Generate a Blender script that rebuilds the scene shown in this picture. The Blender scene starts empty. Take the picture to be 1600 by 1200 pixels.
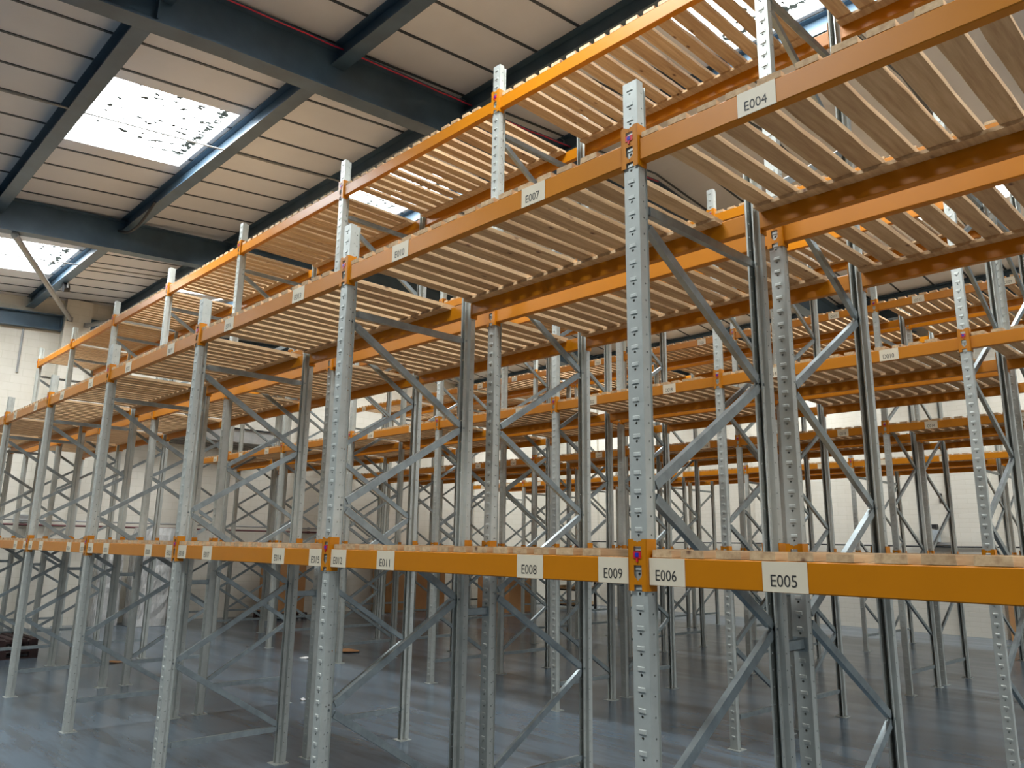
import bpy, math, random
from mathutils import Vector, Matrix
random.seed(7)
S = bpy.context.scene
COL = S.collection
ZO = 1.735            # height of the lower beam's lock slot above the floor
BAY = 2.3009          # post to post
P = 0.0745            # slot pitch of the posts
LV = {1: ZO, 2: ZO + 24 * P, 3: ZO + 48 * P}
D = 1.10              # depth of an upright frame

# ------------------------------------------------------------------ materials
def new_mat(name):
    m = bpy.data.materials.new(name); m.use_nodes = True
    nt = m.node_tree; nt.nodes.clear()
    out = nt.nodes.new('ShaderNodeOutputMaterial'); b = nt.nodes.new('ShaderNodeBsdfPrincipled')
    nt.links.new(b.outputs[0], out.inputs[0])
    return m, nt, b
def N(nt, t, **kw):
    n = nt.nodes.new(t)
    for k, v in kw.items(): setattr(n, k, v)
    return n
def coords(nt, scale=(1, 1, 1), kind='Object'):
    t = N(nt, 'ShaderNodeTexCoord'); mp = N(nt, 'ShaderNodeMapping'); mp.inputs['Scale'].default_value = scale
    nt.links.new(t.outputs[kind], mp.inputs[0]); return mp.outputs[0]
def noise(nt, vec, scale, detail=4, rough=.55):
    n = N(nt, 'ShaderNodeTexNoise'); n.inputs['Scale'].default_value = scale
    n.inputs['Detail'].default_value = detail; n.inputs['Roughness'].default_value = rough
    nt.links.new(vec, n.inputs['Vector']); return n.outputs[0]
def ramp(nt, fac, stops):
    r = N(nt, 'ShaderNodeValToRGB'); e = r.color_ramp.elements
    while len(e) < len(stops): e.new(.5)
    for el, (p, c) in zip(e, stops): el.position = p; el.color = (*c, 1)
    nt.links.new(fac, r.inputs[0]); return r.outputs[0]
def mix(nt, a, b, f, mode='MIX'):
    m = N(nt, 'ShaderNodeMix', data_type='RGBA', blend_type=mode)
    for s, v in ((m.inputs['Factor'], f), (m.inputs['A'], a), (m.inputs['B'], b)):
        if hasattr(v, 'links'): nt.links.new(v, s)
        elif isinstance(v, (int, float)): s.default_value = v
        else: s.default_value = (*v, 1)
    return m.outputs['Result']
def bump(nt, b, h, strength=.2, dist=.01):
    n = N(nt, 'ShaderNodeBump'); n.inputs['Strength'].default_value = strength; n.inputs['Distance'].default_value = dist
    nt.links.new(h, n.inputs['Height']); nt.links.new(n.outputs[0], b.inputs['Normal'])
def simple(name, col, rough=.5, metal=0., var=.12, nscale=6., bmp=0.):
    m, nt, b = new_mat(name)
    v = coords(nt)
    n = noise(nt, v, nscale)
    lo = tuple(c * (1 - var) for c in col); hi = tuple(min(1, c * (1 + var)) for c in col)
    nt.links.new(ramp(nt, n, [(.3, lo), (.7, hi)]), b.inputs['Base Color'])
    b.inputs['Roughness'].default_value = rough; b.inputs['Metallic'].default_value = metal
    if bmp: bump(nt, b, noise(nt, v, nscale * 8), bmp)
    return m
M = {}
M['orange'] = simple('orange_powder_coat', (.48, .165, .0008), .42, 0, .05, 3, .0)
M['orange'].node_tree.nodes['Principled BSDF'].inputs['Specular IOR Level'].default_value = .3
M['grey_paint'] = simple('grey_steel_post', (.44, .46, .425), .42, .3, .08, 10)
M['galv'] = simple('galvanised_brace', (.27, .31, .315), .36, .6, .18, 14)
M['label'] = simple('cream_label', (.66, .58, .43), .5, 0, .02, 4)
M['ink'] = simple('label_lettering', (.03, .028, .025), .6)
M['clip_red'] = simple('red_clip', (.55, .015, .03), .35)
M['clip_blue'] = simple('blue_clip', (.02, .03, .35), .35)
M['steel_blue'] = simple('dark_blue_steel_paint', (.058, .100, .142), .38, .1, .2, 2.5)
M['red_cable'] = simple('red_cable', (.6, .02, .06), .45)
M['black'] = simple('black_plastic', (.012, .012, .013), .5)
M['cond'] = simple('grey_conduit', (.30, .30, .29), .45, .2)
M['pipe_dark'] = simple('dark_red_pipe', (.13, .04, .04), .5)
M['panelgrey'] = simple('grey_electrical_case', (.36, .40, .42), .45)
M['wood_dark'] = simple('dark_pallet_timber', (.035, .014, .012), .7, 0, .4, 9)
M['seam'] = simple('dark_ceiling_joint', (.035, .045, .055), .5)
M['kerb'] = simple('skylight_upstand', (.55, .60, .58), .5)
M['moss'] = simple('leaf_litter', (.05, .055, .05), .9, 0, .5, 20)
M['paper'] = simple('white_paper', (.8, .78, .74), .8)
M['shutter'] = simple('shutter_box_steel', (.42, .42, .40), .5, .2)
M['brown_pipe'] = simple('brown_steel', (.16, .07, .04), .5)

def cardboard():
    m, nt, b = new_mat('brown_cardboard'); v = coords(nt)
    n = noise(nt, v, 2.2, 5); w = noise(nt, coords(nt, (1, 1, 30)), 3)
    c = ramp(nt, n, [(.3, (.42, .20, .075)), (.7, (.55, .29, .12))])
    nt.links.new(c, b.inputs['Base Color']); b.inputs['Roughness'].default_value = .8; bump(nt, b, w, .1)
    return m
M['card'] = cardboard()
def wood():
    m, nt, b = new_mat('sawn_pine')
    oi = N(nt, 'ShaderNodeObjectInfo')
    t = N(nt, 'ShaderNodeTexCoord'); add = N(nt, 'ShaderNodeVectorMath', operation='ADD')
    sc = N(nt, 'ShaderNodeVectorMath', operation='SCALE'); sc.inputs[0].default_value = (7.1, 3.3, 1.7)
    nt.links.new(oi.outputs['Random'], sc.inputs['Scale']); nt.links.new(t.outputs['Object'], add.inputs[0]); nt.links.new(sc.outputs[0], add.inputs[1])
    mp = N(nt, 'ShaderNodeMapping'); mp.inputs['Scale'].default_value = (26, 1.6, 26); nt.links.new(add.outputs[0], mp.inputs[0])
    g = noise(nt, mp.outputs[0], 1.5, 6, .6)
    base = ramp(nt, g, [(.25, (.38, .225, .11)), (.5, (.56, .375, .20)), (.75, (.70, .50, .29))])
    vo = N(nt, 'ShaderNodeTexVoronoi'); vo.inputs['Scale'].default_value = 1
    mp2 = N(nt, 'ShaderNodeMapping'); mp2.inputs['Scale'].default_value = (9, 4.5, 9); nt.links.new(add.outputs[0], mp2.inputs[0]); nt.links.new(mp2.outputs[0], vo.inputs[0])
    k = ramp(nt, vo.outputs['Distance'], [(.04, (1, 1, 1)), (.13, (0, 0, 0))])
    c = mix(nt, base, (.16, .075, .035), k)
    tone = ramp(nt, oi.outputs['Random'], [(0, (.80, .76, .72)), (1, (1, 1, 1))])
    c = mix(nt, c, tone, 1., 'MULTIPLY')
    nt.links.new(c, b.inputs['Base Color']); b.inputs['Roughness'].default_value = .72
    bump(nt, b, g, .25, .004)
    return m
M['wood'] = wood()
def floor_mat():
    m, nt, b = new_mat('grey_blue_epoxy_floor')
    v = coords(nt); n1 = noise(nt, v, .35, 6, .6); n2 = noise(nt, coords(nt, (.5, 3, 1)), 1.1, 5, .6); n3 = noise(nt, v, 9, 3)
    c = ramp(nt, n1, [(.3, (.090, .122, .152)), (.7, (.132, .172, .208))])
    c = mix(nt, c, (.055, .048, .036), ramp(nt, n2, [(.46, (0, 0, 0)), (.70, (.75, .75, .75))]))
    nt.links.new(c, b.inputs['Base Color'])
    r = N(nt, 'ShaderNodeMapRange'); r.inputs['To Min'].default_value = .12; r.inputs['To Max'].default_value = .34
    nt.links.new(n2, r.inputs['Value']); nt.links.new(r.outputs[0], b.inputs['Roughness'])
    b.inputs['Specular IOR Level'].default_value = .42
    bump(nt, b, n3, .02, .01)
    return m
M['floor'] = floor_mat()
def wall_mat(name, axis):
    m, nt, b = new_mat(name)
    t = N(nt, 'ShaderNodeTexCoord'); sp = N(nt, 'ShaderNodeSeparateXYZ'); cb = N(nt, 'ShaderNodeCombineXYZ')
    nt.links.new(t.outputs['Object'], sp.inputs[0]); nt.links.new(sp.outputs[axis], cb.inputs[0]); nt.links.new(sp.outputs[2], cb.inputs[1])
    br = N(nt, 'ShaderNodeTexBrick'); br.inputs['Scale'].default_value = 1
    br.inputs['Brick Width'].default_value = .44; br.inputs['Row Height'].default_value = .11 if axis == 0 else .17
    br.inputs['Mortar Size'].default_value = .006; br.inputs['Mortar Smooth'].default_value = .3
    br.inputs['Color1'].default_value = (.66, .62, .53, 1); br.inputs['Color2'].default_value = (.68, .64, .55, 1); br.inputs['Mortar'].default_value = (.61, .57, .47, 1)
    nt.links.new(cb.outputs[0], br.inputs['Vector'])
    st = noise(nt, coords(nt, (1, 1, .25)), .9, 6, .65)
    c = mix(nt, br.outputs['Color'], (.50, .44, .33), ramp(nt, st, [(.5, (0, 0, 0)), (.8, (.5, .5, .5))]))
    nt.links.new(c, b.inputs['Base Color']); b.inputs['Roughness'].default_value = .7
    inv = N(nt, 'ShaderNodeMath', operation='SUBTRACT'); inv.inputs[0].default_value = 1; nt.links.new(br.outputs['Fac'], inv.inputs[1])
    bump(nt, b, inv.outputs[0], .3, .008)
    return m
M['wall_x'] = wall_mat('cream_painted_blockwork_left', 1); M['wall_y'] = wall_mat('cream_painted_brick_back', 0)
def ceil_mat():
    m, nt, b = new_mat('ceiling_liner_panel')
    v = coords(nt); n = noise(nt, v, .8, 6, .6)
    nt.links.new(ramp(nt, n, [(.3, (.58, .585, .60)), (.72, (.66, .665, .68))]), b.inputs['Base Color'])
    b.inputs['Roughness'].default_value = .75; bump(nt, b, noise(nt, v, 60), .05)
    return m
M['ceil'] = ceil_mat()
def emit(name, col, s):
    m = bpy.data.materials.new(name); m.use_nodes = True; nt = m.node_tree; nt.nodes.clear()
    o = N(nt, 'ShaderNodeOutputMaterial'); e = N(nt, 'ShaderNodeEmission'); e.inputs[0].default_value = (*col, 1); e.inputs[1].default_value = s
    nt.links.new(e.outputs[0], o.inputs[0]); return m
M['sky_sheet'] = emit('daylit_skylight_sheet', (.92, .97, 1.0), 42)
def film():
    m, nt, b = new_mat('stretch_wrap_film'); v = coords(nt, (1, 1, .3))
    n = noise(nt, v, 7, 6, .65)
    nt.links.new(ramp(nt, n, [(.3, (.42, .41, .38)), (.7, (.74, .74, .72))]), b.inputs['Base Color'])
    b.inputs['Roughness'].default_value = .2; b.inputs['Specular IOR Level'].default_value = .8
    bump(nt, b, noise(nt, coords(nt, (3, 3, .6)), 5, 5), .9, .04); return m
M['film'] = film()

# ------------------------------------------------------------------ mesh building
class MB:
    def __init__(s): s.v = []; s.f = []; s.mi = []
    def add(s, vs, fs, mi=0):
        o = len(s.v); s.v += [tuple(x) for x in vs]; s.f += [tuple(i + o for i in f) for f in fs]; s.mi += [mi] * len(fs)
    def box(s, x0, y0, z0, x1, y1, z1, mi=0):
        vs = [(x, y, z) for z in (z0, z1) for y in (y0, y1) for x in (x0, x1)]
        s.add(vs, [(0, 2, 3, 1), (4, 5, 7, 6), (0, 1, 5, 4), (2, 6, 7, 3), (0, 4, 6, 2), (1, 3, 7, 5)], mi)
    def prism(s, poly, fn, a, b, mi=0):
        n = len(poly)
        s.add([fn(p, a) for p in poly] + [fn(p, b) for p in poly],
              [tuple(range(n))[::-1], tuple(range(n, 2 * n))] + [(i, (i + 1) % n, (i + 1) % n + n, i + n) for i in range(n)], mi)
    def tube(s, pts, r, seg=8, mi=0):
        pts = [Vector(p) for p in pts]; rings = []
        for i, p in enumerate(pts):
            d = (pts[min(i + 1, len(pts) - 1)] - pts[max(i - 1, 0)]).normalized()
            u = d.cross(Vector((0, 0, 1)) if abs(d.z) < .9 else Vector((1, 0, 0))).normalized(); w = d.cross(u)
            rings.append([p + r * (math.cos(2 * math.pi * k / seg) * u + math.sin(2 * math.pi * k / seg) * w) for k in range(seg)])
        vs = [q for rg in rings for q in rg]; fs = []
        for i in range(len(pts) - 1):
            for k in range(seg): fs.append((i * seg + k, i * seg + (k + 1) % seg, (i + 1) * seg + (k + 1) % seg, (i + 1) * seg + k))
        fs += [tuple(range(seg))[::-1], tuple((len(pts) - 1) * seg + k for k in range(seg))]
        s.add(vs, fs, mi)
    def mesh(s, name, mats):
        me = bpy.data.meshes.new(name); me.from_pydata(s.v, [], s.f)
        for m in (mats if isinstance(mats, (list, tuple)) else [mats]): me.materials.append(m)
        for p, i in zip(me.polygons, s.mi): p.material_index = i
        me.update(); return me
def link(name, me, parent=None, loc=(0, 0, 0), rz=0., kind=None, label=None):
    o = bpy.data.objects.new(name, me); COL.objects.link(o); o.location = loc; o.rotation_euler = (0, 0, rz)
    if parent: o.parent = parent
    if kind: o['kind'] = kind
    if label: o['label'] = label
    return o
def tag(o, label, cat, group=None):
    o['label'] = label; o['category'] = cat; o['kind'] = 'thing'
    if group: o['group'] = group
    return o
def thing(name, label, cat, loc=(0, 0, 0), rz=0., group=None):
    return tag(link(name, None, None, loc, rz), label, cat, group)
TRIM = [20]
def steel(mb, label):
    TRIM[0] += 1; return link('trim_%d' % TRIM[0], mb.mesh('roof_steel', M['steel_blue']), kind='structure', label=label)
def struct(name, mb, mats): return link(name, mb.mesh(name, mats), kind='structure')

# ------------------------------------------------------------------ posts and frames
def holed(mb, u0, u1, uc, zc, h, r, fn):
    """one pitch of a steel strip with a round hole, in plane (u, z)"""
    out = [(u0, zc - h), (u1, zc - h), (u1, zc + h), (u0, zc + h)]
    ring = [(uc + r * math.cos(math.radians(-112.5 + 45 * k)), zc + r * math.sin(math.radians(-112.5 + 45 * k))) for k in range(8)]
    vs = [fn(*p) for p in out + ring]
    fs = []
    for k in range(4):
        a, b = 4 + 2 * k, 4 + 2 * k + 1; nx = 4 + (2 * k + 2) % 8
        fs.append((k, (k + 1) % 4, b, a)); fs.append(((k + 1) % 4, nx, b))
    mb.add(vs, fs)
def solid(me, t):
    o = bpy.data.objects.new('tmp', me); COL.objects.link(o)
    md = o.modifiers.new('s', 'SOLIDIFY'); md.thickness = t; md.offset = 0
    dg = bpy.context.evaluated_depsgraph_get(); me2 = bpy.data.meshes.new_from_object(o.evaluated_get(dg))
    bpy.data.objects.remove(o); return me2
def upright_mesh(top):
    mb = MB(); k0 = -int((ZO - .03) / P); ks = range(k0, int((top - ZO - .035) / P) + 1)
    zb = ZO + (ks[0] - .5) * P; zt = ZO + (ks[-1] + .5) * P
    for k in ks:
        z = ZO + k * P
        holed(mb, -.038, .038, 0, z, P / 2, .0058, lambda u, z: (u, 0, z))
        for sx in (-1, 1):
            holed(mb, .050, .080, .065, z, P / 2, .0045, lambda u, z, sx=sx: (sx * .015, u, z))
            holed(mb, 0, .042, .030, z, P / 2, .0042, lambda u, z, sx=sx: (sx * .038, u, z))
        # pressed hook above every hole
        a, b = z + .015, z + .031
        vs = [(-.017, 0, a), (.017, 0, a), (.017, 0, b), (-.017, 0, b), (-.015, -.0045, a + .001), (.015, -.0055, a + .001), (.015, -.0045, b - .003), (-.015, -.003, b - .003)]
        mb.add(vs, [(4, 5, 6, 7), (0, 1, 5, 4), (1, 2, 6, 5), (2, 3, 7, 6), (3, 0, 4, 7)])
    q = lambda x0, y0, x1, y1, a, b: mb.add([(x0, y0, a), (x1, y1, a), (x1, y1, b), (x0, y0, b)], [(0, 1, 2, 3)])
    for sx in (-1, 1):
        prof = [(.038, .042), (.015, .050)]
        for (x0, y0), (x1, y1) in zip(prof, prof[1:]): q(sx * x0, y0, sx * x1, y1, .006, top)
        q(sx * .015, .080, sx * .023, .082, .006, top)
        q(sx * .015, .050, sx * .015, .080, .006, zb); q(sx * .015, .050, sx * .015, .080, zt, top)
        q(sx * .038, 0, sx * .038, .042, .006, zb); q(sx * .038, 0, sx * .038, .042, zt, top)
    q(-.038, 0, .038, 0, .006, zb); q(-.038, 0, .038, 0, zt, top)
    return solid(mb.mesh('post', M['grey_paint']), .0024)
def plate_mesh():
    mb = MB(); mb.box(-.065, -.02, 0, .065, .115, .006)
    for sx in (-1, 1): mb.tube([(sx * .052, .03, .006), (sx * .052, .03, .018)], .009, 6)
    mb.box(-.034, .01, .006, -.030, .05, .075); mb.box(.030, .01, .006, .034, .05, .075)
    return mb.mesh('foot_plate', M['grey_paint'])
BR = {}
def brace_mesh(y0, z0, y1, z1, flip):
    key = (round(y1 - y0, 3), round(z1 - z0, 3), flip)
    if key in BR: return BR[key]
    d = Vector((0, y1 - y0, z1 - z0)); L = d.length; d.normalize(); n = Vector((0, -d.z, d.y)); x = Vector((1, 0, 0)) * (-1 if flip else 1)
    mb = MB(); w = .0215; t = .0145; th = .0025
    def fn(p, a): return d * a + n * p[0] + x * p[1]
    e = .05
    sec = [(-w, t), (w, t), (w, -t), (w - th, -t), (w - th, t - th), (-w + th, t - th), (-w + th, -t), (-w, -t)]
    mb.prism(sec, fn, e, L - e)
    for a0, a1 in ((0, e), (L - e, L)): mb.prism([(-.016, .008), (.016, .008), (.016, -.008), (-.016, -.008)], fn, a0 - .012, a1 + .012)
    for a in (0, L):
        c = d * a; mb.tube([c - Vector((.021, 0, 0)), c + Vector((.021, 0, 0))], .0075, 6)
    BR[key] = mb.mesh('brace', M['galv']); return BR[key]
FOOT = plate_mesh(); TOPS = {2: ZO + 2.145, 3: ZO + 3.94}
UP = {k: upright_mesh(v) for k, v in TOPS.items()}
ORD = ['', 'first', 'second', 'third', 'fourth', 'fifth', 'sixth', 'seventh', 'eighth', 'ninth', 'tenth']
# nodes: heights (above lower slot) of the zigzag, alternately front/rear from the top
def zig(top, first, front): 
    out = []; z = first; f = front
    while z > -1.45: out.append((z, f)); z -= .587; f = not f
    return out
ROWS = {  # y of the front post face, levels, zigzag start, starts at front, top tie, where it stands
    'E':  (0.0,    2, 1.50, True, 1.535, 'front rack nearest the camera'),
    'E2': (1.300,  3, 3.29, True, 3.325, 'taller rack behind the front rack'),
    'D':  (4.494,  3, 3.29, False, 3.325, 'rack across first aisle'),
    'D2': (5.794,   3, 3.29, True, 3.325, 'rack backing that first-aisle rack'),
    'C':  (8.88,   3, 3.08, True, 3.12, 'rack across second aisle'),
    'C2': (10.18,  3, 3.08, False, 3.12, 'rack backing that second-aisle rack'),
    'B':  (13.19,  2, 1.50, True, 1.535, 'low rack across third aisle'),
    'B2': (14.49,  2, 1.50, False, 1.535, 'rearmost rack near back wall'),
}
def frame(row, i):
    y, lv, z0, ff, tie, where = ROWS[row]
    r = thing('upright_frame', 'grey steel upright frame, %s from left wall, %s' % (ORD[8 - i], where), 'rack frame', (-i * BAY, y, 0), 0, 'upright frames of the pallet racking')
    link('post', UP[lv], r); link('post', UP[lv], r, (0, D, 0), math.pi)
    link('foot_plate', FOOT, r); link('foot_plate', FOOT, r, (0, D, 0), math.pi)
    ya, yb = .065, D - .065
    zz = zig(tie, z0, ff); fl = False
    for (za, fa), (zb, fb) in zip(zz, zz[1:]):
        y0, y1 = (ya, yb) if fa else (yb, ya)
        link('brace', brace_mesh(y0, za, y1, zb, False), r, (0, y0, za + ZO))
    for z in (tie + .02, -1.455): link('tie_bar', brace_mesh(ya, 0, yb, 0, False), r, (0, ya, z + ZO))
    return r

# ------------------------------------------------------------------ beams
XC = .0405            # half post + clearance
def rail_mesh():
    mb = MB(); x0, x1 = XC + .004, BAY - XC - .004; c = .004
    sec = [(c, -.040), (.05 - c, -.040), (.05, -.040 + c), (.05, .064 - c), (.05 - c, .064), (c, .064), (0, .064 - c), (0, -.040 + c)]
    mb.prism(sec, lambda p, a: (a, p[0] + .001, p[1]), x0, x1); return mb.mesh('rail', M['orange'])
def conn_mesh(s):
    """end plate folded over half of the post face; s=+1 at the beam's left end"""
    mb = MB(); f = lambda x: (s * x if s > 0 else BAY - x)
    a, b = XC, XC + .0045
    mb.box(min(f(a), f(b)), -.008, -.064, max(f(a), f(b)), .050, .134)
    z0, z1 = -.064, .134
    # front plate pieces around the hook openings (slot above, shield-shaped window below)
    def poly(pts):
        pts = [(f(x), z) for x, z in pts]
        if s < 0: pts = pts[::-1]
        mb.prism(pts, lambda p, a: (p[0], a, p[1]), -.0105, -.0125)
    e = .0006
    poly([(.0185, z0), (XC + .004, z0), (XC + .004, z1 - .003), (XC, z1), (.022, z1), (.0185, z1 - .006)])
    poly([(e, .034), (.0185, .034), (.0185, .062), (e, .062)])
    poly([(e, .106), (.0185, .106), (.0185, z1 - .006), (.006, z1 - .008), (e, z1 - .012)])
    poly([(e, -.040), (.0185, -.040), (.0185, -.006), (.012, -.014), (e, -.025)])
    # return flange between the front plate and the side plate
    mb.box(min(f(XC), f(XC + .0045)), -.0125, z0, max(f(XC), f(XC + .0045)), -.008, z1)
    return mb.mesh('end_connector', M['orange'])
def clip_mesh():
    mb = MB(); mb.box(-.018, -.0165, P - .014, .018, -.0131, P + .012, 0); mb.box(-.008, -.0185, P - .009, .008, -.0165, P + .007, 1)
    mb.box(-.004, -.0175, P - .028, .004, -.0131, P - .014, 0)
    return mb.mesh('lock_clip', [M['clip_red'], M['clip_blue']])
RAIL = rail_mesh(); CONN = {1: conn_mesh(1), -1: conn_mesh(-1)}; CLIP = clip_mesh()
def label_plate():
    mb = MB(); mb.box(-.080, -.0022, -.0385, .080, .0008, .0625); return mb.mesh('location_label', M['label'])
LAB = label_plate(); TXT = {}
def text_mesh(t):
    if t in TXT: return TXT[t]
    cu = bpy.data.curves.new('t', 'FONT'); cu.body = t; cu.size = 1; cu.resolution_u = 3; cu.align_x = 'LEFT'
    o = bpy.data.objects.new('t', cu); COL.objects.link(o)
    dg = bpy.context.evaluated_depsgraph_get(); me = bpy.data.meshes.new_from_object(o.evaluated_get(dg)); bpy.data.objects.remove(o)
    xs = [v.co.x for v in me.vertices]; ys = [v.co.y for v in me.vertices]
    w, h = max(xs) - min(xs), max(ys) - min(ys); cx, cy = (max(xs) + min(xs)) / 2, (max(ys) + min(ys)) / 2
    for v in me.vertices: v.co = Vector(((v.co.x - cx) / w * .094 - .003, -.0032, (v.co.y - cy) / h * .040 - .001))
    me.materials.clear(); me.materials.append(M['ink']); TXT[t] = me; return me
LN = {1: 'lower', 2: 'middle', 3: 'top'}
def beam(row, b, lv, front, labels):
    y, nl, *_ , where = ROWS[row]
    bay = '%s bay from left wall' % ORD[7 - b]
    if labels and row in 'ECD' and labels[0][1]:
        txt = 'orange %s-level beam carrying labels %s and %s, %s' % (LN[lv], ', '.join(t for x, t in labels[:-1]), labels[-1][1], 'front rack' if row == 'E' else where)
    else:
        txt = 'orange %s-level %s beam, %s, %s' % (LN[lv], 'front' if front else 'rear', bay, where)
    x = -(b + 1) * BAY
    if front: r = thing('pallet_beam', txt, 'rack beam', (x, y, LV[lv]), 0, 'orange beams of the pallet racking')
    else: r = thing('pallet_beam', txt, 'rack beam', (x + BAY, y + D, LV[lv]), math.pi, 'orange beams of the pallet racking')
    link('rail', RAIL, r); link('end_connector', CONN[1], r); link('end_connector', CONN[-1], r)
    link('lock_clip', CLIP, r, label='red clip with blue centre')
    for lx, t in labels:
        l = link('location_label', LAB, r, (lx, 0, 0), label='cream label' + (' reading ' + t if t else ''))
        if t: link('lettering', text_mesh(t), l)

# ------------------------------------------------------------------ slatted decks
def board_mesh(seed):
    rn = random.Random(seed); mb = MB(); n = 7; w = .048 + rn.uniform(-.004, .004); th = .027 + rn.uniform(-.003, .002)
    vs = []
    for k in range(n + 1):
        y = .003 + (D - .006) * k / n; a = w + rn.uniform(-.0035, .0015); b = w + rn.uniform(-.0035, .0015)
        vs += [(-a, y, 0), (b, y, 0), (b - rn.uniform(0, .002), y, th), (-a + rn.uniform(0, .002), y, th)]
    fs = [(0, 1, 2, 3), tuple(4 * n + q for q in (3, 2, 1, 0))]
    for k in range(n):
        for j in range(4): fs.append((4 * k + j, 4 * k + 4 + j, 4 * k + 4 + (j + 1) % 4, 4 * k + (j + 1) % 4))
    mb.add(vs, fs); return mb.mesh('slat', M['wood'])
BOARD = [board_mesh(s) for s in range(9)]
def batten_mesh():
    mb = MB(); mb.box(.052, 0, -.019, 2.125, .075, 0); return mb.mesh('batten', M['wood'])
BATT = batten_mesh()
def far_slats(seed):
    rn = random.Random(seed); mb = MB(); x = .1
    for k in range(15):
        bm = BOARD[rn.randrange(9)]; ox = .104 + .139 * k + rn.uniform(-.006, .006)
        mb.add([(v.co.x + ox, v.co.y, v.co.z) for v in bm.vertices], [tuple(p.vertices) for p in bm.polygons])
    return mb.mesh('slats', M['wood'])
FAR = [far_slats(50 + s) for s in range(5)]
def deck(row, b, lv):
    y, nl, *_, where = ROWS[row]; rn = random.Random('%s%d%d' % (row, b, lv))
    r = thing('slatted_deck', 'slatted pine deck, %s level, %s bay from left wall, %s' % (LN[lv], ORD[7 - b], where), 'shelf deck',
              (-(b + 1) * BAY, y, LV[lv] + .0655), 0, 'timber decks on the racking')
    near = row in ('E', 'E2') and b <= 4
    if near:
        for k in range(15):
            link('slat', BOARD[rn.randrange(9)], r, (.104 + .139 * k + rn.uniform(-.008, .010), 0, 0))
    else: link('slats', FAR[rn.randrange(5)], r)
    link('batten', BATT, r, (0, .056, 0)); link('batten', BATT, r, (0, D - .131, 0))

def spacer(row, i, z):
    y = ROWS[row][0]
    mb = MB(); g = .197
    mb.box(-.02, D + .001, 0, .02, D + g + .002, .003); mb.box(-.02, D + .001, 0, -.017, D + g + .002, .045); mb.box(.017, D + .001, 0, .02, D + g + .002, .045)
    mb.box(-.035, D + .001, -.012, .035, D + .006, .055); mb.box(-.035, D + g - .003, -.012, .035, D + g + .002, .055)
    return mb.mesh('row_spacer', M['galv'])
SP = spacer('E', 0, 0)

XR, XL = .6, BAY - .6
for row, (y, nl, *_ , where) in ROWS.items():
    lo = -1 if row in ('E', 'E2', 'D') else 0
    if row in ('B', 'B2'): lo = 0
    for i in range(lo, 8): frame(row, i)
    for b in range(lo, 7):
        for lv in range(1, nl + 1):
            lab = []
            xr, xl = BAY - .6, .6       # in beam coordinates (from the left post)
            if row == 'E':
                n = 7 + 6 * b
                if lv == 2: lab = [(xl, 'E%03d' % (n + 3)), (xr, 'E%03d' % n)]
                else: lab = [(.127, 'E%03d' % (n + 5)), (xl, 'E%03d' % (n + 4)), (xr, 'E%03d' % (n + 1)), (BAY - .127, 'E%03d' % (n + 2))]
            elif row in ('D', 'C'):
                n = 9 + 8 * b + (3 - lv); lab = [(xl, '%s%03d' % (row, n + 4)), (xr, '%s%03d' % (row, n))]
            elif row == 'B' and lv == 2: lab = [(xl, ''), (xr, '')]
            beam(row, b, lv, True, lab); beam(row, b, lv, False, [])
            deck(row, b, lv)
for a, name in (('E', 'two nearest racks'), ('D', 'racks across first aisle'), ('C', 'racks across second aisle')):
    for i in range(0, 8):
        tag(link('row_spacer', SP, None, (-i * BAY, ROWS[a][0], ZO - .37)), 'grey spacer bar joining %s, %s from left wall' % (name, ORD[8 - i]), 'spacer', 'row spacers')

# ------------------------------------------------------------------ building
CA = 5.2 + ZO; SL = .1; YR = 7.0; YV = 13.64
XWL, YWB = -17.4, 18.05
def ceil_z(y):
    if y <= YR: return CA + SL * y
    zr = CA + SL * YR
    if y <= YV: return zr - SL * (y - YR)
    return zr - SL * (YV - YR) + SL * (y - YV)
mb = MB(); mb.box(-17.8, -8, -.2, 9, 18.4, 0); struct('floor', mb, M['floor'])
mb = MB(); mb.box(XWL - .3, -8, 0, XWL, 18.4, 9); struct('wall_left', mb, M['wall_x'])
mb = MB(); mb.box(XWL, YWB, 0, 9, YWB + .3, 9); struct('wall_back', mb, M['wall_y'])
RAF = [8.36, 1.78, -4.80, -11.38]
SKX = [(r - 3.98, r - 2.04) for r in RAF]
PUR = [1.26 + 1.82 * k for k in range(-5, 3)] + [2 * YR - (1.26 + 1.82 * k) for k in (2,)] + [15.0, 16.8]
SKY = [(-4.10, -2.52), (-.46, 1.12), (3.18, 4.76), (9.26, 10.82), (15.1, 16.7)]
mb = MB(); ys = sorted({-8., YR, YV, YWB + .1} | {v for s in SKY for v in s})
def slab(x0, x1, y0, y1, t, mi=0, dz=0.):
    z0, z1 = ceil_z(y0 + 1e-6) + dz, ceil_z(y1 - 1e-6) + dz
    vs = [(x0, y0, z0), (x1, y0, z0), (x1, y1, z1), (x0, y1, z1)] + [(x0, y0, z0 + t), (x1, y0, z0 + t), (x1, y1, z1 + t), (x0, y1, z1 + t)]
    mb.add(vs, [(3, 2, 1, 0), (4, 5, 6, 7), (0, 1, 5, 4), (1, 2, 6, 5), (2, 3, 7, 6), (3, 0, 4, 7)], mi)
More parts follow.
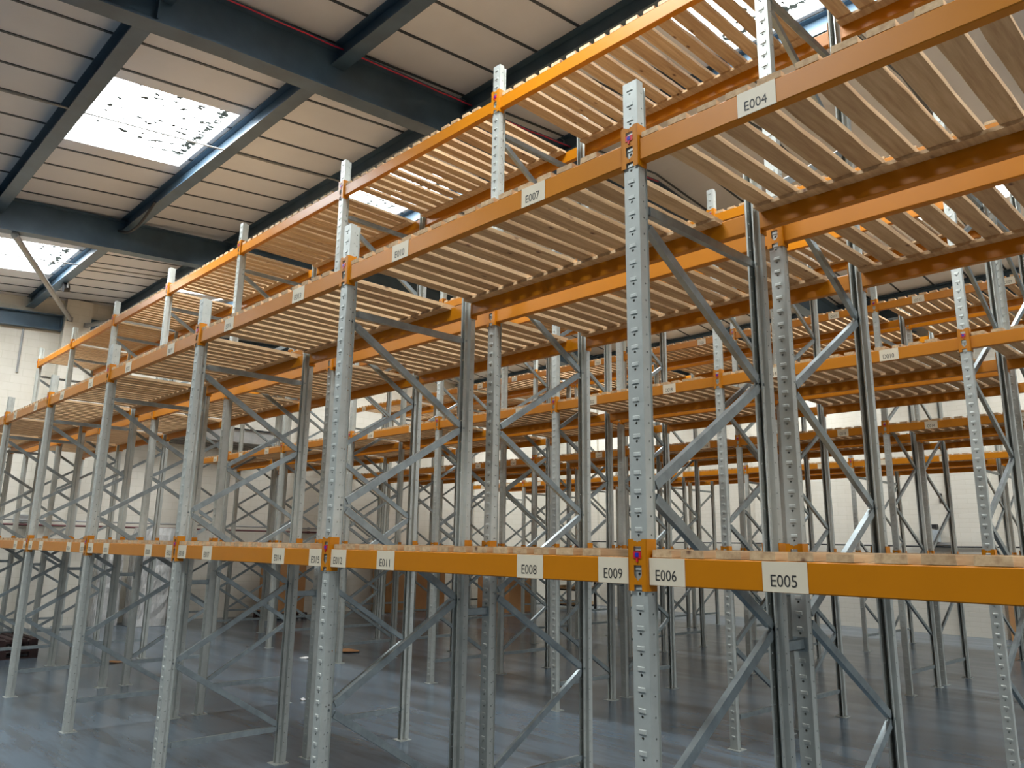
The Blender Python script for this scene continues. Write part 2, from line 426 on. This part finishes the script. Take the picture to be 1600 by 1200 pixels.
for y0, y1 in zip(ys, ys[1:]):
    sk = any(abs(a - y0) < 1e-6 and abs(b - y1) < 1e-6 for a, b in SKY)
    xs = [-17.6] + sorted(v for s in SKX for v in s) + [9.]
    if sk:
        for k in range(0, len(xs), 2): slab(xs[k], xs[k + 1], y0, y1, .06)
    else: slab(-17.6, 9., y0, y1, .06)
    k = -20
    x = -5.98 + .62 * -18
    while x < 8.8:
        if x > -17.3 and not (sk and any(a - .03 < x < b + .03 for a, b in SKX)): slab(x - .017, x + .017, y0, y1, .012, 1, -.010)
        x += .62
struct('ceiling', mb, [M['ceil'], M['seam']])
# skylights
w = 0
for (x0, x1), (sx) in zip(SKX, range(4)):
    for y0, y1 in SKY:
        w += 1
        za, zb = ceil_z(y0 + .001), ceil_z(y1 - .001)
        root = bpy.data.objects.new('window_%d' % w, None); COL.objects.link(root); root.location = (x0, y0, za); root['kind'] = 'structure'
        L, W = x1 - x0, y1 - y0; s = (zb - za) / W
        fr = MB(); h = .16
        def bx(a0, b0, a1, b1, c0, c1):
            vs = [(x, y, c + s * y) for c in (c0, c1) for y in (b0, b1) for x in (a0, a1)]
            fr.add(vs, [(0, 2, 3, 1), (4, 5, 7, 6), (0, 1, 5, 4), (2, 6, 7, 3), (0, 4, 6, 2), (1, 3, 7, 5)])
        e = .006; h2 = h + .045; bx(-.03, -.03, e, W + .03, 0.002, h2); bx(L - e, -.03, L + .03, W + .03, 0.002, h2); bx(e, -.03, L - e, e, 0.002, h2); bx(e, W - e, L - e, W + .03, 0.002, h2)
        link('skylight_frame', fr.mesh('skylight_frame', M['kerb']), root)
        sh = MB(); n = 64
        vs = []; 
        for k in range(n + 1):
            x = .006 + (L - .012) * k / n; dz = .018 * math.cos(k * math.pi / 2)
            vs += [(x, .006, h + .02 + dz), (x, W - .006, h + .02 + dz + s * W)]
        sh.add(vs, [(2 * k, 2 * k + 1, 2 * k + 3, 2 * k + 2) for k in range(n)])
        link('corrugated_sheet', sh.mesh('corrugated_sheet', M['sky_sheet']), root)
        if y0 in (-.46, 3.18) and x1 < 1:
            rn = random.Random(w); db = MB()
            for q in range(150):
                vv = 1 - rn.random() ** 1.9 * .8; u = rn.random()
                if rn.random() < .4: vv = .955 + rn.random() * .03
                cx, cy = .04 + u * (L - .08), vv * W - .01; r = rn.uniform(.014, .042); m_ = rn.randint(6, 10); st = rn.uniform(1, 2.6)
                zz = h - .004
                pts = [(cx + r * rn.uniform(.3, 1.2) * math.cos(2 * math.pi * t / m_), cy + st * r * rn.uniform(.3, 1.) * math.sin(2 * math.pi * t / m_)) for t in range(m_)]
                db.prism(pts, lambda p, a: (p[0], min(p[1], W), a + s * min(p[1], W)), zz - .006, zz)
            link('leaf_litter', db.mesh('leaf_litter', M['moss']), root, kind='stuff', label='dark leaf litter lying on the skylight sheet')

def isec(h, b, tf=.014, tw=.01):
    return [(-b / 2, 0), (b / 2, 0), (b / 2, -tf), (tw / 2, -tf), (tw / 2, -h + tf), (b / 2, -h + tf), (b / 2, -h), (-b / 2, -h), (-b / 2, -h + tf), (-tw / 2, -h + tf), (-tw / 2, -tf), (-b / 2, -tf)]
# purlins run along x, in lengths between rafters
bays = [(9., 8.36), (8.36, 1.78), (1.78, -4.80), (-4.80, -11.38), (-11.38, XWL)]
BN = ['rightmost', 'right-hand', 'second from the right', 'middle', 'left-hand']
for k, yp in enumerate(sorted(PUR)):
    if yp < -7.5: continue
    for j, (xb, xa) in enumerate(bays[1:]):
        mb = MB(); z = ceil_z(yp) - .012
        mb.prism(isec(.24, .165), lambda p, a: (a, p[0] + yp, p[1] + z), xa + .012, xb - .012)
        steel(mb, 'dark blue steel purlin under ceiling, %s from the camera side, %s roof bay' % (ORD[min(k + 1, 10)] if k < 10 else ['eleventh', 'twelfth', 'thirteenth'][k - 10], ['right-hand', 'second from right', 'third from right', 'leftmost'][j]))
mb = MB(); z = ceil_z(YV) - .01
mb.prism(isec(.22, .19, .016, .012), lambda p, a: (a, p[0] + YV, p[1] + z), XWL + .05, 8.9)
steel(mb, 'dark steel valley beam beyond the far racks, running left to right')
def raf_mesh(xr, name='rafter'):
    mb = MB(); sec = isec(.52, .21, .018, .012)
    st = [-7.9, 0, 4, YR, YV, YWB - .02]
    for a, b in zip(st, st[1:]):
        za, zb = ceil_z(a + 1e-5) - .012 - .03 * max(0, min(4, a)), ceil_z(b - 1e-5) - .012 - .03 * max(0, min(4, b))
        n = len(sec)
        vs = [(p[0] + xr, a, p[1] + za) for p in sec] + [(p[0] + xr, b, p[1] + zb) for p in sec]
        mb.add(vs, [tuple(range(n)), tuple(range(2 * n - 1, n - 1, -1))] + [(i, i + n, (i + 1) % n + n, (i + 1) % n) for i in range(n)])
    for yy in (-.62,):   # web stiffeners
        mb.box(xr - .095, yy, ceil_z(yy) - .49, xr + .095, yy + .012, ceil_z(yy) - .03)
    return mb
for xr, nm in zip(RAF, ('rightmost, outside the racks', 'above the right-hand bay of the front rack', 'large one across the upper left, red cable along it', 'one nearest the left wall')):
    steel(raf_mesh(xr), 'dark blue steel roof rafter, %s' % nm)
# red cable along the rafter
mb = MB(); pts = []
for k in range(60):
    yy = -6 + k * .22; pts.append((-4.8 + .122 + .003 * math.sin(k * 1.9), yy, ceil_z(yy) - .05 - .03 * max(0, min(4, yy)) + .003 * math.sin(k * 2.7)))
mb.tube(pts, .008, 6); tag(link('red_cable', mb.mesh('red_cable', M['red_cable'])), 'thin red cable clipped along the top of the large rafter', 'cable')
# conduits hung under the ceiling, one per roof bay
for xc, nm in ((-7.42, 'across the large upper skylight'), (-13.6, 'across the skylight near the left wall'), (-.84, 'above the front racks on the right')):
    mb = MB(); mb.tube([(xc, -7.5 + .6 * k, ceil_z(-7.5 + .6 * k) - .235) for k in range(25)], .012, 7)
    for k in range(6):
        yy = 1.26 + 1.82 * (k - 4); mb.box(xc - .02, yy - .02, ceil_z(yy) - .25, xc + .02, yy + .02, ceil_z(yy) - .21)
    tag(link('ceiling_conduit', mb.mesh('ceiling_conduit', M['cond'])), 'thin grey conduit hung under the purlins %s' % nm, 'conduit', 'ceiling conduits')
# wall columns and the beams between them on the left wall
for k, yc in enumerate((-3.6, 2.2, 8.4, 14.6)):
    mb = MB(); mb.box(XWL, yc - .27, 0, XWL + .25, yc + .27, ceil_z(yc) - .02); struct('trim_%d' % (k + 1), mb, M['wall_x'])
def wallbeam(n, ya, yb, lab):
    mb = MB(); z0 = CA - .32
    za, zb = ZO + 4.93 + .06 * (ya - .7), ZO + 4.93 + .06 * (yb - .7)
    mb.prism([(0, 0), (.16, 0), (.16, -.02), (.02, -.02), (.02, -.33), (.16, -.33), (.16, -.35), (0, -.35)], lambda p, a: (XWL + .01 + p[0], a, p[1] + za + (zb - za) * (a - ya) / (yb - ya)), ya, yb)
    mb.box(XWL + .01, yb - .02, zb - .36, XWL + .18, yb, zb + .01)
    steel(mb, lab)
wallbeam(1, -7.5, -3.9, 'dark blue wall beam on left wall, nearest the camera side'); wallbeam(2, -3.3, 1.91, 'dark blue wall beam at upper left, ending at the pale column')
wallbeam(3, 2.49, 8.1, 'dark blue wall beam on left wall, just right of the pale column')
for a, b, lab in (((-11.36, -.28, ZO + 4.60), (-17.13, 2.02, ZO + 4.93), 'grey tube strut slanting from the left rafter down to the pale column'),
                  ((-11.36, 4.9, ZO + 5.12), (-17.13, 2.38, ZO + 4.85), 'grey tube strut running right from the pale column')):
    mb = MB(); mb.tube([a, b], .05, 10); mb.box(b[0] - .03, b[1] - .06, b[2] - .06, b[0] + .02, b[1] + .06, b[2] + .04)
    tag(link('tube_strut', mb.mesh('tube_strut', M['cond'])), lab, 'strut')
# lamp on purlin and a sagging cable
r = thing('floodlight', 'small dark round floodlight on the purlin at the upper left', 'light', (-14.93, 1.34, ceil_z(1.3) - .35))
mb = MB(); mb.tube([(0, -.05, 0), (0, .05, .02)], .09, 14); link('lamp_head', mb.mesh('lamp_head', M['black']), r)
mb = MB(); mb.box(-.12, -.01, -.02, -.1, .02, .14); mb.box(.1, -.01, -.02, .12, .02, .14); mb.box(-.12, -.01, .13, .12, .02, .15); link('bracket', mb.mesh('bracket', M['cond']), r)
mb = MB(); mb.tube([(-11.3 + .1 * k, 1.15 - .0 * k, ceil_z(1.2) - .24 - .2 * math.sin(math.pi * min(1, k / 16)) + .0 * k) for k in range(17)], .022, 7)
tag(link('hanging_cable', mb.mesh('hanging_cable', M['black'])), 'thick black cable looping below a purlin at upper left', 'cable')

# left wall services
def pipe(name, pts, r, mat, lab, cat='pipe'):
    mb = MB(); mb.tube(pts, r, 8)
    if cat == 'pipe':
        for yy in (-3.6, 2.2, 8.4): mb.box(XWL + .2502, yy - .02, pts[0][2] - .03, pts[0][0] + .01, yy + .02, pts[0][2] + .03)
    return tag(link(name, mb.mesh(name, mat)), lab, cat)
pipe('wall_pipe', [(XWL + .32, -7, ZO + .47), (XWL + .32, 9.6, ZO + .47)], .018, M['cond'], 'upper dark pipe running along the left wall at beam height')
pipe('wall_pipe', [(XWL + .32, -7, ZO + .37), (XWL + .32, 9.6, ZO + .37)], .022, M['pipe_dark'], 'lower dark red pipe running along the left wall')
pipe('wall_conduit', [(XWL + .03, 1.2, ZO + 4.58), (XWL + .03, 1.2, ZO + 3.6)], .022, M['cond'], 'short vertical grey conduit high on the left wall', 'conduit')
r = thing('switch_box', 'flat grey switch box above the pipes on the left wall', 'electrical box', (XWL, 1.55, ZO + .42))
mb = MB(); mb.box(.001, 0, 0, .2, .34, .16); link('case', mb.mesh('case', M['panelgrey']), r); mb = MB(); mb.box(.2, .02, .02, .206, .32, .14); link('cover', mb.mesh('cover', M['cond']), r)
for k, (y0, y1, lab) in enumerate(((3.3, 7.25, 'ribbed grey roller shutter box high on the left wall'), (8.75, 9.9, 'short dark-topped shutter box, farther along the left wall'))):
    r = thing('shutter_box', lab, 'shutter box', (XWL, y0, ZO + 2.40)); L = y1 - y0
    mb = MB(); mb.prism([(.001, 0), (.62, .12), (.62, .44), (.001, .44)], lambda p, a: (p[0], a, p[1]), 0, L); link('housing', mb.mesh('housing', M['shutter']), r)
    mb = MB()
    for q in range(4): mb.prism([(.08 + .13 * q, -.004 + .02 + .025 * q), (.11 + .13 * q, -.004 + .02 + .025 * q), (.11 + .13 * q, -.03 + .02 + .025 * q), (.08 + .13 * q, -.03 + .02 + .025 * q)], lambda p, a: (p[0], a, p[1]), .02, L - .02)
    link('rib', mb.mesh('rib', M['cond']), r)
    mb = MB(); mb.box(.001, -.02, .44, .66, L + .02, .475); mb.box(.001, L, .1, .64, L + .015, .44); link('capping', mb.mesh('capping', M['black']), r, label='black top capping and end plate')

# back wall: pilasters, switchgear, cable
for k, xc in enumerate((-15.5, -8.9, -3.9)):
    mb = MB(); mb.box(xc - .45, YWB - .10, 0, xc + .45, YWB + .01, ceil_z(17.9) - .01); struct('trim_%d' % (k + 5), mb, M['wall_y'])
pipe('wall_cable', [(-16, YWB - .13, ZO + .29), (-9, YWB - .13, ZO + .29), (-4.4, YWB - .13, ZO + .25), (3, YWB - .13, ZO + .29)], .018, M['black'], 'black cable running along the back wall', 'cable')
r = thing('distribution_board', 'grey electrical distribution boards grouped on the back wall', 'electrical panel', (-5.05, YWB - .02, ZO + .34))
mb = MB(); mb.box(.02, -.2, .02, .42, -.001, .30); link('case', mb.mesh('case', M['panelgrey']), r)
mb = MB(); mb.box(.04, -.206, .05, .40, -.2, .27); link('door', mb.mesh('door', M['panelgrey']), r)
for x in (.04, .27): 
    mb = MB(); mb.box(x, -.14, .33, x + .12, -.001, .43); link('switch', mb.mesh('switch', M['black']), r, label='black switch')
mb = MB(); mb.box(.0, -.13, -.05, .72, -.001, .01); link('cable_tray', mb.mesh('cable_tray', M['cond']), r)
for x, z, lab in ((-4.55, ZO + 1.46, 'small thin wall bracket above the distribution boards'), (-5.1, ZO + 2.95, 'small wall bracket high on the back wall')):
    mb = MB(); mb.tube([(x, YWB - .01, z), (x + .05, YWB - .35, z)], .012, 6); mb.tube([(x, YWB - .01, z - .14), (x + .05, YWB - .33, z)], .01, 6); mb.box(x - .03, YWB - .02, z - .18, x + .03, YWB - .001, z + .04)
    tag(link('wall_bracket', mb.mesh('wall_bracket', M['black'])), lab, 'bracket', 'wall brackets')

# ------------------------------------------------------------------ goods on the floor along the left wall
def wrapped(x, y, w_, h, lab):
    rn = random.Random(h); r = thing('wrapped_load', lab, 'wrapped pallet load', (x, y, 0)); mb = MB(); n = 26; rings = 13; vs = []
    for k in range(rings + 1):
        z = .005 + h * k / rings
        for q in range(n):
            a = 2 * math.pi * q / n; c, s_ = math.cos(a), math.sin(a); e = .55
            rr = w_ * (1 + .05 * rn.uniform(-1, 1)) * (1 - .08 * (k == rings))
            vs.append((rr * math.copysign(abs(c) ** e, c), rr * 1.05 * math.copysign(abs(s_) ** e, s_), z))
    fs = [(k * n + q, k * n + (q + 1) % n, (k + 1) * n + (q + 1) % n, (k + 1) * n + q) for k in range(rings) for q in range(n)] + [tuple(range(rings * n, rings * n + n)), tuple(range(n))[::-1]]
    mb.add(vs, fs); link('plastic_wrap', mb.mesh('plastic_wrap', M['film']), r)
    return r
wrapped(-16.60, 4.22, .40, 2.1, 'tall load in shiny clear stretch wrap standing against the left wall')
wrapped(-16.95, 3.42, .26, 1.5, 'slimmer plastic-wrapped load standing beside the taller shiny one')
def pallet(x, y, z, rz, mat, lab, w_=1.2, l_=1.0):
    r = thing('timber_pallet', lab, 'pallet', (x, y, z), rz, 'pallets by the left wall')
    mb = MB()
    for k in range(7): mb.box(-w_ / 2, -l_ / 2 + k * (l_ - .09) / 6, .12, w_ / 2, -l_ / 2 + .09 + k * (l_ - .09) / 6, .142)
    link('deck_boards', mb.mesh('deck_boards', mat), r)
    for k in range(3):
        mb = MB(); xx = -w_ / 2 + k * (w_ - .09) / 2; mb.box(xx, -l_ / 2, .0995, xx + .09, l_ / 2, .12)
        for j in range(3): yy = -l_ / 2 + j * (l_ - .12) / 2; mb.box(xx, yy, .018, xx + .09, yy + .12, .0995)
        mb.box(xx, -l_ / 2, 0, xx + .09, l_ / 2, .018); link('runner', mb.mesh('runner', mat), r)
pallet(-13.10, .62, 0, .02, M['wood_dark'], 'dark pallet on the floor at far left, bottom of its pile', 1.15, 1.0)
pallet(-13.12, .60, .143, .03, M['wood_dark'], 'dark pallet at far left, topmost of its pile', 1.15, 1.0)
pallet(-16.6, 7.48, 0, 1.57, M['wood_dark'], 'dark pallet lying under the brown carton near the left wall', .95, .95)
def carton(x, y, z, w_, l_, h, rz, lab, name='cardboard_box'):
    r = thing(name, lab, 'box', (x, y, z), rz, 'cardboard cartons near the left wall'); c = .012
    mb = MB(); mb.prism([(-w_ / 2 + c, -l_ / 2), (w_ / 2 - c, -l_ / 2), (w_ / 2, -l_ / 2 + c), (w_ / 2, l_ / 2 - c), (w_ / 2 - c, l_ / 2), (-w_ / 2 + c, l_ / 2), (-w_ / 2, l_ / 2 - c), (-w_ / 2, -l_ / 2 + c)], lambda p, a: (p[0], p[1], a), .003, h)
    link('carton_body', mb.mesh('carton_body', M['card']), r)
    mb = MB(); mb.box(-w_ / 2 + .01, -l_ / 2 + .01, h, w_ / 2 - .01, -.003, h + .004); mb.box(-w_ / 2 + .01, .003, h, w_ / 2 - .01, l_ / 2 - .01, h + .004)
    link('flap', mb.mesh('flap', M['card']), r)
carton(-16.74, 11.55, 0, .92, 1.9, 1.62, .0, 'very large brown cardboard carton behind the far racks by the left wall')
carton(-16.6, 7.48, .145, .85, .8, 1.35, .03, 'tall brown carton standing on a dark pallet near the left wall')
carton(-15.1, 13.85, 0, 1.2, 1.2, 1.25, .1, 'brown cardboard carton farthest back along the left wall')
def cage(x, y):
    r = thing('timber_stillage', 'dark open stillage holding timber planks near the far left corner', 'stillage', (x, y, 0))
    for sx in (-.55, .55):
        for sy in (-.4, .4):
            mb = MB(); mb.box(sx - .03, sy - .03, 0, sx + .03, sy + .03, 1.15); link('corner_post', mb.mesh('corner_post', M['black']), r)
    for z in (.1, .55, 1.0):
        mb = MB(); mb.box(-.58, -.43, z, .58, .43, z + .04); link('shelf', mb.mesh('shelf', M['black']), r)
        mb = MB(); mb.box(-.5, -.38, z + .04, .5, .38, z + .13); link('planks', mb.mesh('planks', M['wood']), r)
cage(-14.6, 16.2)
mb = MB()
mb.box(-3.35, YWB - .22, 0, -2.9, YWB - .12, 1.35)
tag(link('leaning_sheet', mb.mesh('leaning_sheet', M['card'])), 'upright brown board leaning against the back wall at the right', 'board')
def scrap(x, y, r0, st, rz, mat, lab, name, cat):
    rn = random.Random(x * 7); mb = MB(); n = 9
    pts = [(r0 * rn.uniform(.6, 1.1) * math.cos(2 * math.pi * k / n), st * r0 * rn.uniform(.6, 1.1) * math.sin(2 * math.pi * k / n)) for k in range(n)]
    vs = [(p[0], p[1], .002 + rn.uniform(0, .02)) for p in pts] + [(0, 0, .03)]; vs += [(a, b, c + .003) for a, b, c in vs]
    m_ = n + 1
    mb.add(vs, [(k, n, (k + 1) % n) for k in range(n)] + [(k + m_, (k + 1) % n + m_, n + m_) for k in range(n)] + [(k, (k + 1) % n, (k + 1) % n + m_, k + m_) for k in range(n)])
    tag(link(name, mb.mesh(name, mat), None, (x, y, .001), rz), lab, cat)
scrap(-9.95, 4.39, .12, .5, .6, M['paper'], 'bright white scrap of paper on floor in the first aisle', 'paper_scrap', 'paper')
scrap(-6.9, 2.6, .05, .7, .2, M['paper'], 'tiny white paper scrap on the floor behind the nearest racks', 'paper_scrap', 'paper')
scrap(-10.4, 5.27, .42, .6, .5, M['card'], 'torn flat piece of cardboard on floor under the first-aisle rack', 'cardboard_scrap', 'cardboard')
scrap(-11.3, 1.85, .20, .5, .9, M['card'], 'crumpled brown packaging on the floor under the nearest racks', 'packaging_scrap', 'packaging')

# ------------------------------------------------------------------ light
wd = bpy.data.worlds.new('daylight_outside'); S.world = wd; wd.use_nodes = True; nt = wd.node_tree; nt.nodes.clear()
o = N(nt, 'ShaderNodeOutputWorld'); bg = N(nt, 'ShaderNodeBackground'); nt.links.new(bg.outputs[0], o.inputs[0])
t = N(nt, 'ShaderNodeTexCoord'); sp = N(nt, 'ShaderNodeSeparateXYZ'); nt.links.new(t.outputs['Generated'], sp.inputs[0])
c = ramp(nt, sp.outputs[0], [(0, (.14, .14, .135)), (.55, (.16, .16, .16)), (.75, (1.8, 1.85, 1.9)), (1, (5.2, 5.5, 5.8))])
c = mix(nt, (.10, .095, .09), c, ramp(nt, sp.outputs[2], [(.0, (0, 0, 0)), (.05, (1, 1, 1))]))
nt.links.new(c, bg.inputs[0]); bg.inputs[1].default_value = .55

# ------------------------------------------------------------------ camera
f, yaw, pit, rol = 1222.2523, .8117, .2188, .0169
F = Vector((-math.sin(yaw) * math.cos(pit), math.cos(yaw) * math.cos(pit), math.sin(pit)))
R0 = Vector((math.cos(yaw), math.sin(yaw), 0)); U0 = R0.cross(F)
R = math.cos(rol) * R0 + math.sin(rol) * U0; U = -math.sin(rol) * R0 + math.cos(rol) * U0
cam = bpy.data.cameras.new('camera'); co = bpy.data.objects.new('camera', cam); COL.objects.link(co)
mt = Matrix(((R.x, U.x, -F.x, 1.9112), (R.y, U.y, -F.y, -2.566), (R.z, U.z, -F.z, .0987 + ZO), (0, 0, 0, 1)))
co.matrix_world = mt
cam.sensor_width = 36; cam.lens = f / 1600 * 36; cam.shift_x = 13.52 / 1600; cam.shift_y = -18.74 / 1600; cam.clip_end = 200
S.camera = co
S.view_settings.view_transform = 'Standard'; S.view_settings.look = 'None'; S.view_settings.exposure = -.42; S.view_settings.gamma = 1; S.view_settings.use_curve_mapping = False
